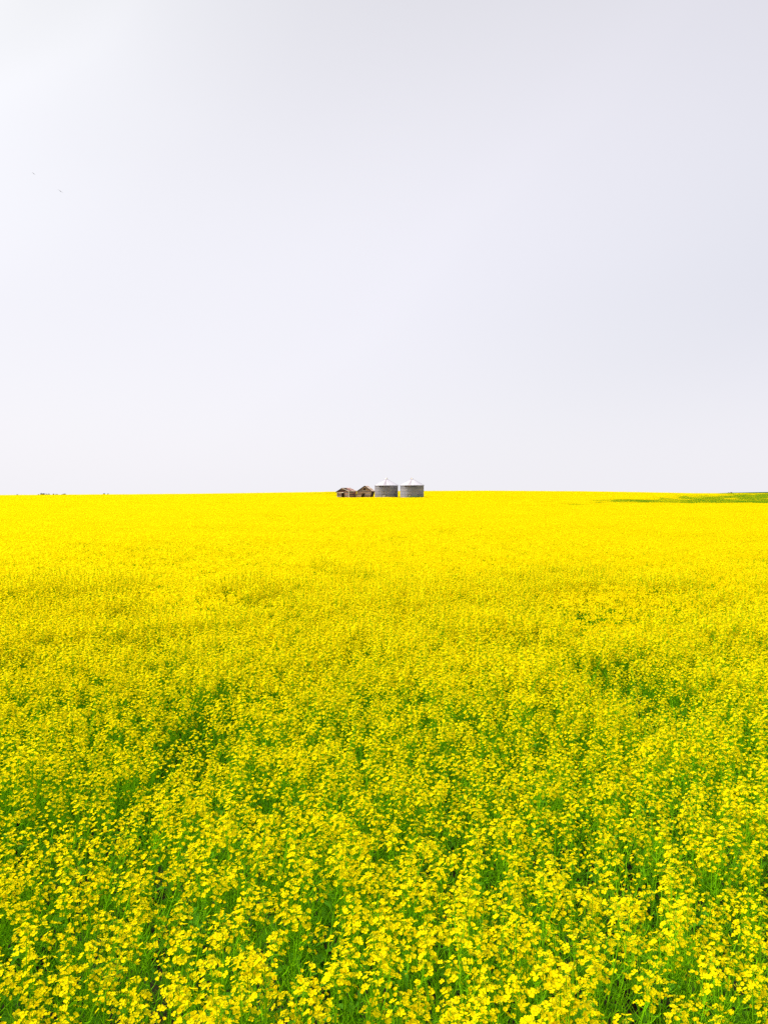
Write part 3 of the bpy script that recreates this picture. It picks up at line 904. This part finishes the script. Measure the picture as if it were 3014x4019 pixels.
def plank_wall(fr, shed, along, fixed, out, length, hfun, rows, openings, pick, r, ragged=.03, missing=0.0, studs=True, h_plank=.2, base=0.0, tight=False):
    """horizontal boards nailed on studs. along 'u' or 'v'; hfun(s) gives wall top at s"""
    st = MB()
    def Q(s, w, o):
        return (s, fixed + out * o, w) if along == 'u' else (fixed + out * o, s, w)
    nst = max(3, int(length / .75))
    for i in range(nst + 1):
        s = length * i / nst
        s = min(max(s, .04), length - .04)
        top = hfun(s) - .05
        skip = any(a - .01 < s < b + .01 and w1 > .5 for a, b, w0, w1 in openings)
        if skip: continue
        st.bar(fr(*Q(s, base - .2, -.05)), fr(*Q(s, top, -.05)), .05, .09, up=(0, 1, 0) if along == 'u' else (1, 0, 0))
    wall = link('wall', st.mesh('wall', [M_wood_dark]), shed)
    smax = max(hfun(length * i / 40) for i in range(41))
    w = base; row = 0
    while w < smax - .03:
        w2 = w + h_plank
        # span where the wall top is above the middle of this row
        fine = [length * i / 240 for i in range(241)]
        ss = [q for q in fine if hfun(q) > w + h_plank * .15]
        if len(ss) < 6: break
        lo, hi = ss[0], ss[-1]
        s2_ = [q for q in fine if hfun(q) > min(w + h_plank, smax - .02)]
        lo2, hi2 = (s2_[0], s2_[-1]) if s2_ else (lo, hi)
        segs = [(lo, hi)]
        for a, b, w0, w1 in openings:
            if w + h_plank * .5 > w0 and w + h_plank * .5 < w1:
                segs = [x for s0, s1 in segs for x in ((s0, min(s1, a)), (max(s0, b), s1)) if x[1] - x[0] > .05]
        for s0, s1 in segs:
            parts = [(s0, s1)]
            if s1 - s0 > 2.2 and r.random() < .5:
                mid = s0 + (s1 - s0) * r.uniform(.35, .65); parts = [(s0, mid - .006), (mid + .006, s1)]
            for a, b in parts:
                if r.random() < missing: continue
                sag = r.uniform(-.018, .018); gap = r.uniform(.008, .03)
                if tight: gap = .001; sag = 0
                ta, tb = (lo2 if a == lo else a), (hi2 if b == hi else b)
                top_a = top_b = min(w2, smax) - gap
                e0 = r.uniform(0, ragged); e1 = r.uniform(0, ragged)
                o = r.uniform(0, .012)
                quad = [Q(a + e0, w, o), Q(b - e1, w + sag, o), Q(tb - e1, top_b + sag, o), Q(ta + e0, top_a, o)]
                nrm = (0, out, 0) if along == 'u' else (out, 0, 0)
                slab(fr, quad, nrm, .024, pick(row, a, b), 'plank', wall)
        w = w2; row += 1
    return wall

def local_board(fr, shed, a, b, width, thick, mat, name='trim_board', up=(0, 0, 1)):
    mb = MB(); mb.bar(fr(*a), fr(*b), thick, width, up=up)
    return link(name, mb.mesh(name, [mat]), shed)

# ---- shed 1: collapsing shed on the far left
D1 = 203.0
cx1 = at(1369.9, 1943, D1)[0]
gz1 = tz(cx1, D1)
S1 = ShedFrame((cx1, D1, gz1), R(28), 3.72, 3.8, lean=-.01)
shed1 = empty('wooden_shed', (cx1, D1, gz1))
tag(shed1, 'collapsing brown wooden shed with torn reddish roof, furthest left of the farm buildings', 'shed', 'old wooden granary sheds')
W1, L1 = S1.W, S1.L
zz = lambda py, d: px2(py, d) - gz1
eR, eL, ap, apu = zz(1927.4, D1), zz(1929.3, D1 + 1.7), zz(1915.2, D1 + .9), .46 * W1
def gable1(s):
    return eL + (ap - eL) * s / apu if s < apu else ap + (eR - ap) * (s - apu) / (W1 - apu)
r = random.Random(5)
door1 = (1.47, 2.33, -1, zz(1935.6, D1))
pal1 = lambda row, a, b: r.choice([M_wood_brown, M_wood_brown, M_wood_brown, M_wood_grey, M_wood_dark]) 
plank_wall(S1, shed1, 'u', 0, -1, W1, gable1, 0, [door1], pal1, r, .06, .06, h_plank=.19)
plank_wall(S1, shed1, 'v', W1, 1, L1, lambda s: eR - .02, 0, [], lambda row, a, b: r.choice([M_wood_grey, M_wood_grey, M_wood_brown]), r, .03, .02, h_plank=.19)
plank_wall(S1, shed1, 'v', 0, -1, L1, lambda s: eL - .02, 0, [], lambda row, a, b: M_wood_brown, r, .03, .0, h_plank=.24, tight=True)
plank_wall(S1, shed1, 'u', L1, 1, W1, gable1, 0, [], lambda row, a, b: M_wood_brown, r, .03, .0, h_plank=.24, tight=True)
# floor, so that the doorway reads dark
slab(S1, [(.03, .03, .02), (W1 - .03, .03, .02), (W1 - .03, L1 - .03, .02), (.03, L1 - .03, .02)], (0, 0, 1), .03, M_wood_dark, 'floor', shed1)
# trim: pale board over the door, pale low board, corner post with peeling paint, door posts
zb_ = zz(1933.3, D1)
local_board(S1, shed1, (.0, -.05, zb_), (2.15, -.05, zb_ + .02), .19, .03, M_wood_pale, 'lintel_board')
local_board(S1, shed1, (.02, -.05, zz(1947.5, D1)), (1.35, -.05, zz(1947.7, D1)), .15, .03, M_wood_pale, 'skirting_board')
local_board(S1, shed1, (.08, -.05, .0), (.08, -.05, eL - .1), .10, .03, M_wood_pale, 'corner_board', up=(1, 0, 0))
local_board(S1, shed1, (W1 - .02, -.06, .0), (W1 - .02, -.06, eR - .05), .20, .035, M_white, 'corner_board', up=(1, 0, 0))
local_board(S1, shed1, (1.42, -.05, 0), (1.42, -.05, door1[3] + .05), .09, .04, M_wood_tan, 'door_post', up=(1, 0, 0))
local_board(S1, shed1, (2.38, -.05, 0), (2.38, -.05, door1[3] + .05), .09, .04, M_wood_tan, 'door_post', up=(1, 0, 0))
# roof: rafters, boards, holes near the ridge, red shingle sheets behind
ov = .38
def roof_pt(side, t, v, lift=0.0):
    """t 0 at the ridge, 1 at the eave"""
    if side < 0:
        u0, w0, u1, w1 = apu, ap, -ov, eL - (ap - eL) / apu * ov
    else:
        u0, w0, u1, w1 = apu, ap, W1 + .12, eR - (ap - eR) / (W1 - apu) * .12
    return (u0 + (u1 - u0) * t, v, w0 + (w1 - w0) * t + .02 + lift)
rf = MB()
for side in (-1, 1):
    for k in range(7):
        v = -.1 + (L1 + .2) * k / 6
        rf.bar(S1(*roof_pt(side, 0.01, v, -.05)), S1(*roof_pt(side, .99, v, -.05)), .05, .09)
roof1 = link('roof', rf.mesh('roof', [M_wood_dark]), shed1)
nb = 11
for side in (-1, 1):
    for k in range(nb):
        t0, t1 = k / nb + .004, (k + 1) / nb - .006
        v0, v1 = -.16, L1 + .16
        if side > 0:
            if k < 2: v0 = r.uniform(2.2, 2.7)
            elif k < 7: v0 = r.uniform(1.0, 1.9) - .12 * k
            if r.random() < .12: continue
        elif k in (4,): v0 = .5
        a = [roof_pt(side, t0, v0), roof_pt(side, t0, v1), roof_pt(side, t1, v1), roof_pt(side, t1, v0)]
        if side > 0: a = a[::-1]
        slab(S1, a, (0, 0, 1), .022, M_wood_grey if side < 0 else r.choice([M_wood_brown, M_wood_grey]), 'roof_board', roof1)
for k in range(6):
    t0, t1 = k / 6.2, (k + 1.12) / 6.2
    v0 = 1.55 - .14 * k + r.uniform(-.2, .2)
    n = 4
    vv = [v0 + (L1 + .14 - v0) * i / n for i in range(n + 1)]
    for i in range(n):
        if r.random() < .10: continue
        lift = .035 + .012 * (6 - k) * .3 + r.uniform(0, .012)
        a = [roof_pt(1, t1, vv[i] + .01, lift + .02), roof_pt(1, t1, vv[i + 1] - .01, lift + .02), roof_pt(1, t0, vv[i + 1] - .01, lift), roof_pt(1, t0, vv[i] + .01, lift)]
        slab(S1, a, (0, 0, 1), .012, M_wood_pale if r.random() < .12 else M_shingle, 'shingle_sheet', roof1)
q = lambda side, t, v, l=0.0: S1(*roof_pt(side, t, v, l))
for side, m in ((-1, M_wood_dark), (1, M_wood_pale)):
    mb = MB(); mb.bar(q(side, -.0, -.19, -.04), q(side, 1.0, -.19, -.04), .03, .15)
    link('fascia_board', mb.mesh('fascia_board', [m]), roof1)
mb = MB(); mb.bar(q(1, 1.01, -.2, -.03), q(1, 1.01, L1 + .2, -.03), .03, .12)
link('fascia_board', mb.mesh('fascia_board', [M_wood_pale]), roof1)

# ---- shed 2: leaning shed between shed 1 and the bins
D2 = 204.0
cx2 = at(1452.3, 1943, D2)[0]
gz2 = tz(cx2, D2)
LT = px2(1927.2, D2) - gz2
S2 = ShedFrame((cx2, D2, gz2), R(11), 3.92, 4.0, lean=.30, lean_top=LT, roof_lean=.05, ref=px2(1950, D2) - gz2)
shed2 = empty('wooden_shed', (cx2, D2, gz2))
tag(shed2, 'tan board shed leaning right, with a square loft window above a crooked doorway', 'shed', 'old wooden granary sheds')
W2, L2 = S2.W, S2.L
ap2 = px2(1906.6, D2 + .4) - gz2
g2f = lambda s: LT + (ap2 - LT) * (1 - abs(s - W2 / 2) / (W2 / 2))
zw = lambda py: px2(py, D2) - gz2
door2 = (1.50, 2.28, -1, zw(1936))
win2 = (1.63, 2.33, zw(1924.0), zw(1915.9))
r = random.Random(9)
pal2 = lambda row, a, b: r.choice([M_wood_tan, M_wood_tan, M_wood_tan, M_wood_grey])
plank_wall(S2, shed2, 'u', 0, -1, W2, g2f, 0, [door2, win2], pal2, r, .02, .0, h_plank=.20)
plank_wall(S2, shed2, 'v', W2, 1, L2, lambda s: LT - .02, 0, [], lambda row, a, b: M_wood_dark, r, .03, .08, h_plank=.22)  # right side lies in shade; the shade is painted in as dark board colour
plank_wall(S2, shed2, 'v', 0, -1, L2, lambda s: LT - .02, 0, [], pal2, r, .03, .0, h_plank=.24, tight=True)
plank_wall(S2, shed2, 'u', L2, 1, W2, g2f, 0, [], pal2, r, .03, .0, h_plank=.24, tight=True)
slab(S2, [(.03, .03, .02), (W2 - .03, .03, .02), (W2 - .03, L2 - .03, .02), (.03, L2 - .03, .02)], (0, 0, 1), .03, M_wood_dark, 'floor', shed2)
# window frame, sill, door posts, corner boards, dark foot board
wf = MB()
for s in (win2[0] - .03, win2[1] + .03): wf.bar(S2(s, -.05, win2[2] - .02), S2(s, -.05, win2[3] + .02), .035, .07, up=(1, 0, 0))
wf.bar(S2(win2[0] - .07, -.05, win2[3] + .04), S2(win2[1] + .07, -.05, win2[3] + .04), .035, .06)
wo = link('window', wf.mesh('window', [M_wood_tan]), shed2)
mb = MB(); mb.bar(S2(win2[0] - .1, -.07, win2[2] - .06), S2(win2[1] + .1, -.07, win2[2] - .06), .08, .08)
link('sill', mb.mesh('sill', [M_wood_pale]), wo)
for s in (door2[0] - .04, door2[1] + .04): local_board(S2, shed2, (s, -.05, 0), (s, -.05, door2[3] + .04), .08, .04, M_wood_tan, 'door_post', up=(1, 0, 0))
local_board(S2, shed2, (door2[0] - .1, -.055, door2[3] + .05), (door2[1] + .1, -.055, door2[3] + .05), .10, .04, M_wood_tan, 'lintel_board')
local_board(S2, shed2, (W2 - .05, -.055, 0), (W2 - .05, -.055, LT - .03), .13, .04, M_wood_tan, 'corner_board', up=(1, 0, 0))
local_board(S2, shed2, (.05, -.055, 0), (.05, -.055, LT - .03), .11, .04, M_wood_tan, 'corner_board', up=(1, 0, 0))
local_board(S2, shed2, (.1, -.05, zw(1947.5)), (1.42, -.05, zw(1947.1)), .10, .03, M_wood_pale, 'skirting_board')
local_board(S2, shed2, (2.4, -.05, zw(1947.8)), (W2 - .15, -.05, zw(1947.6)), .10, .03, M_wood_dark, 'skirting_board')
def rp2(side, t, v, lift=0.0):
    o = .14 if side < 0 else .12
    h = W2 / 2
    u1 = -o if side < 0 else W2 + o
    w1 = LT - (ap2 - LT) / h * o
    return (h + (u1 - h) * t, v, ap2 + (w1 - ap2) * t + .02 + lift)
rf = MB()
for side in (-1, 1):
    for k in range(7):
        v = -.08 + (L2 + .16) * k / 6
        rf.bar(S2(*rp2(side, .01, v, -.06)), S2(*rp2(side, .99, v, -.06)), .05, .09)
roof2 = link('roof', rf.mesh('roof', [M_wood_dark]), shed2)
for side in (-1, 1):
    for k in range(12):
        t0, t1 = k / 12 + .003, (k + 1) / 12 - .005
        v0, v1 = -.2 + r.uniform(-.02, .02), L2 + .18 + r.uniform(-.1, .05)
        a = [rp2(side, t0, v0), rp2(side, t0, v1), rp2(side, t1, v1), rp2(side, t1, v0)]
        if side > 0: a = a[::-1]
        slab(S2, a, (0, 0, 1), .024, r.choice([M_wood_tan, M_wood_pale, M_wood_tan]) if side > 0 else M_wood_grey, 'roof_board', roof2)
for side, m in ((-1, M_wood_dark), (1, M_wood_dark)):
    mb = MB(); mb.bar(S2(*rp2(side, 0, -.22, -.03)), S2(*rp2(side, 1.0, -.22, -.03)), .03, .10)
    link('fascia_board', mb.mesh('fascia_board', [m]), roof2)

# ------------------------------------------------------------------ weeds at the foot of the right bin
def weed_meshes(seed):
    r = random.Random(seed)
    st = MB(); lf = MB()
    H = r.uniform(1.25, 1.5)
    for k in range(5):
        a = r.uniform(0, 6.28); s = r.uniform(.08, .35); h = H * r.uniform(.75, 1)
        top = Vector((math.cos(a) * s, math.sin(a) * s, h))
        st.tube([(0, 0, 0), top * .5 + Vector((0, 0, .1)), top], .008, .003, 4)
        for j in range(34):
            t = r.uniform(.35, 1.0); p = top * t + Vector((r.uniform(-.05, .05), r.uniform(-.05, .05), 0))
            b = r.uniform(0, 6.28); L = r.uniform(.10, .20)
            d = Vector((math.cos(b), math.sin(b), r.uniform(-.3, .6))).normalized() * L; n = Vector((-math.sin(b), math.cos(b), 0)) * L * .3
            lf.poly([p, p + d * .5 + n, p + d, p + d * .5 - n], [(0, 1, 2, 3)])
    return st.mesh('stem', [M_stem]), lf.mesh('leaves', [M_weed])
WM = [weed_meshes(i) for i in range(4)]
WEEDS = [(1603, 191), (1608, 192), (1613, 191.5), (1619, 192.5), (1624, 191), (1629, 192), (1634, 191.6), (1640, 192.4), (1645, 191.2), (1650, 192.2), (1655, 191.7), (1660, 192.4), (1666, 191.5), (1673, 192.3), (1536, 197.5), (1549, 197.8), (1553, 197.4)]
for i, (p, d) in enumerate(WEEDS):
    x = (p - 1507) / F * d
    w = empty('weed', (x, d, tz(x, d)), rnd.uniform(0, 6))
    sc = rnd.uniform(.93, 1.04) if p > 1600 and p < 1660 else .9
    w.scale = (1.5, 1.5, sc * (1.22 if 1600 < p < 1660 else 1.03))
    right = p > 1600
    tag(w, 'leafy dark green weed in the clump before the grain bin furthest right' if right else 'small green weed poking above the crop before the grain bin next to the leaning shed', 'weed', 'weeds before the right grain bin' if right else 'weeds before the left grain bin')
    a, b = WM[i % 4]
    link('stem', a, w); link('leaves', b, w)

# ------------------------------------------------------------------ distant trees and bushes on the skyline
def tree_meshes(seed, mat):
    r = random.Random(seed)
    tr = MB(); tr.tube([(0, 0, 0), (.02, .01, .35), (0, .02, .7)], .045, .02, 6)
    for k in range(5):
        a = k * 1.3; tr.tube([(0, 0, .3 + .06 * k), (math.cos(a) * .2, math.sin(a) * .2, .55 + .06 * k)], .018, .008, 4)
    cr_ = MB()
    lobes = [(Vector((r.uniform(-.28, .28), r.uniform(-.28, .28), r.uniform(.4, .8))), r.uniform(.16, .26)) for _ in range(9)]
    for c, rad in lobes:
        for k in range(46):
            d = Vector((r.gauss(0, 1), r.gauss(0, 1), r.gauss(0, 1))).normalized() * rad * r.uniform(.6, 1.05)
            p = c + d; n = Vector((r.gauss(0, 1), r.gauss(0, 1), r.gauss(0, 1))).normalized()
            u = n.orthogonal().normalized() * .075; v = n.cross(u)
            cr_.poly([p - u, p + v, p + u, p - v], [(0, 1, 2, 3)])
    return tr.mesh('trunk', [M_bark]), cr_.mesh('crown', [mat])
TM = [tree_meshes(31, M_tree), tree_meshes(32, M_tree)]; TB = [tree_meshes(33, M_bush)]; TD = [tree_meshes(34, M_drybush)]
TREES = [
 (71, 1940.8, 6, TM[1], 'lone tiny dark bush on the skyline near the left edge'),
 (151, 1940.0, 9, TM[0], 'low dark bush just left of the biggest skyline bush'),
 (168.5, 1937.2, 15, TM[1], 'biggest rounded dark green bush on the left skyline'),
 (182, 1937.6, 2.6, TM[0], 'thin upright sapling just right of the biggest skyline bush'),
 (187, 1939.9, 7, TM[1], 'small low bush between the two thin skyline saplings'),
 (194, 1937.6, 2.6, TM[1], 'second thin sapling right of the biggest skyline bush'),
 (198, 1940.0, 6, TM[0], 'tiny low bush right of the second thin sapling'),
 (212.5, 1938.4, 8, TM[0], 'pointed dark bush midway between saplings and broad bush on the skyline'),
 (224, 1940.0, 9, TM[1], 'faint low bush left of the broad flat skyline bush'),
 (250, 1938.4, 14, TM[0], 'broad flat dark bush ending the left skyline row'),
 (411, 1937.8, 12, TB[0], 'wider pale green bush of the lone pair on the left skyline'),
 (426, 1937.8, 7, TB[0], 'narrower pale green bush of the lone pair on the left skyline'),
 (2858, 1933.6, 5, TD[0], 'smaller brown bush on the right skyline beside the green rise'),
 (2868, 1932.6, 7, TD[0], 'larger brown bush on the right skyline at the green rise'),
]
for p, ty, wpx, (tm_, cm_), lab in TREES:
    d = 1500.0 if p < 2000 else 1480.0
    x, _, zt = at(p, ty - .7, d)
    if p < 2000: base = tz(x, d)
    else: base = EYE + (HY - 1936.5) / F * d - 1.5
    H = (zt - base) / .93
    w = wpx / F * d / .85
    o = empty('bush' if wpx > 3 else 'young_tree', (x, d, base), rnd.uniform(0, 6))
    o.scale = (w, w, H)
    tag(o, lab, 'bush' if wpx > 3 else 'tree', 'bushes on the skyline')
    link('trunk', tm_, o); link('crown', cm_, o)

# ------------------------------------------------------------------ two birds
def pix_dir(px, py):
    v = Vector(((px - 1507) / F, 1.0, -(py - 2009.5) / F))
    return (Matrix.Rotation(-PITCH, 3, 'X') @ v)
def bird(px, py, d, span, roll, heading, label):
    p = Vector((0, 0, EYE)) + pix_dir(px, py).normalized() * d
    b = empty('bird', p); b.rotation_euler = (0, roll, heading)
    tag(b, label, 'bird', 'birds gliding in the pale sky')
    mb = MB()
    L = span * .42; prof = [(-.5, .004), (-.3, .05), (0, .085), (.3, .07), (.42, .045), (.5, .01)]
    pts = []
    for t, rr in prof:
        for j in range(8):
            a = j * PI / 4; pts.append((math.cos(a) * rr * L, t * L, math.sin(a) * rr * L * .9))
    mb.poly(pts, [(i * 8 + j, i * 8 + (j + 1) % 8, i * 8 + 8 + (j + 1) % 8, i * 8 + 8 + j) for i in range(5) for j in range(8)])
    body = link('body', mb.mesh('body', [M_bird], True), b)
    mb = MB(); mb.poly([(-.02 * L, -.42 * L, 0), (.02 * L, -.42 * L, 0), (.1 * L, -.72 * L, .0), (0, -.64 * L, 0), (-.1 * L, -.72 * L, 0),
                        (-.02 * L, -.42 * L, .01), (.02 * L, -.42 * L, .01), (.1 * L, -.72 * L, .01), (0, -.64 * L, .01), (-.1 * L, -.72 * L, .01)],
                       [(0, 3, 2, 1), (0, 4, 3), (5, 6, 7, 8), (5, 8, 9), (0, 1, 6, 5), (1, 2, 7, 6), (4, 0, 5, 9)])
    link('tail', mb.mesh('tail', [M_bird]), b)
    for s in (-1, 1):
        h = span / 2
        rows = [(.0, .13, -.10, .0), (.25, .16, -.10, .05), (.55, .17, -.05, .05), (.8, .08, -.06, .03), (1.0, -.06, -.10, .0)]
        pts = []
        for t, fy, by, z in rows:
            for zz_ in (0, .012):
                pts += [(s * h * t, fy * span * .6, z * span * .5 + zz_ * span), (s * h * t, by * span * .6, z * span * .5 + zz_ * span)]
        mb = MB(); n = len(rows)
        fc = []
        for i in range(n - 1):
            a, c = i * 4, i * 4 + 4
            fc += [(a, a + 1, c + 1, c), (a + 2, c + 2, c + 3, a + 3), (a, c, c + 2, a + 2), (a + 1, a + 3, c + 3, c + 1)]
        mb.poly(pts, fc); link('wing', mb.mesh('wing', [M_bird]), b)
bird(133.5, 681.5, 110, .42, R(30), R(25), 'upper left small dark bird gliding in the pale sky')
bird(238.5, 750.5, 105, .66, R(36), R(6), 'lower dark bird with long outstretched tilted wings in the pale sky')
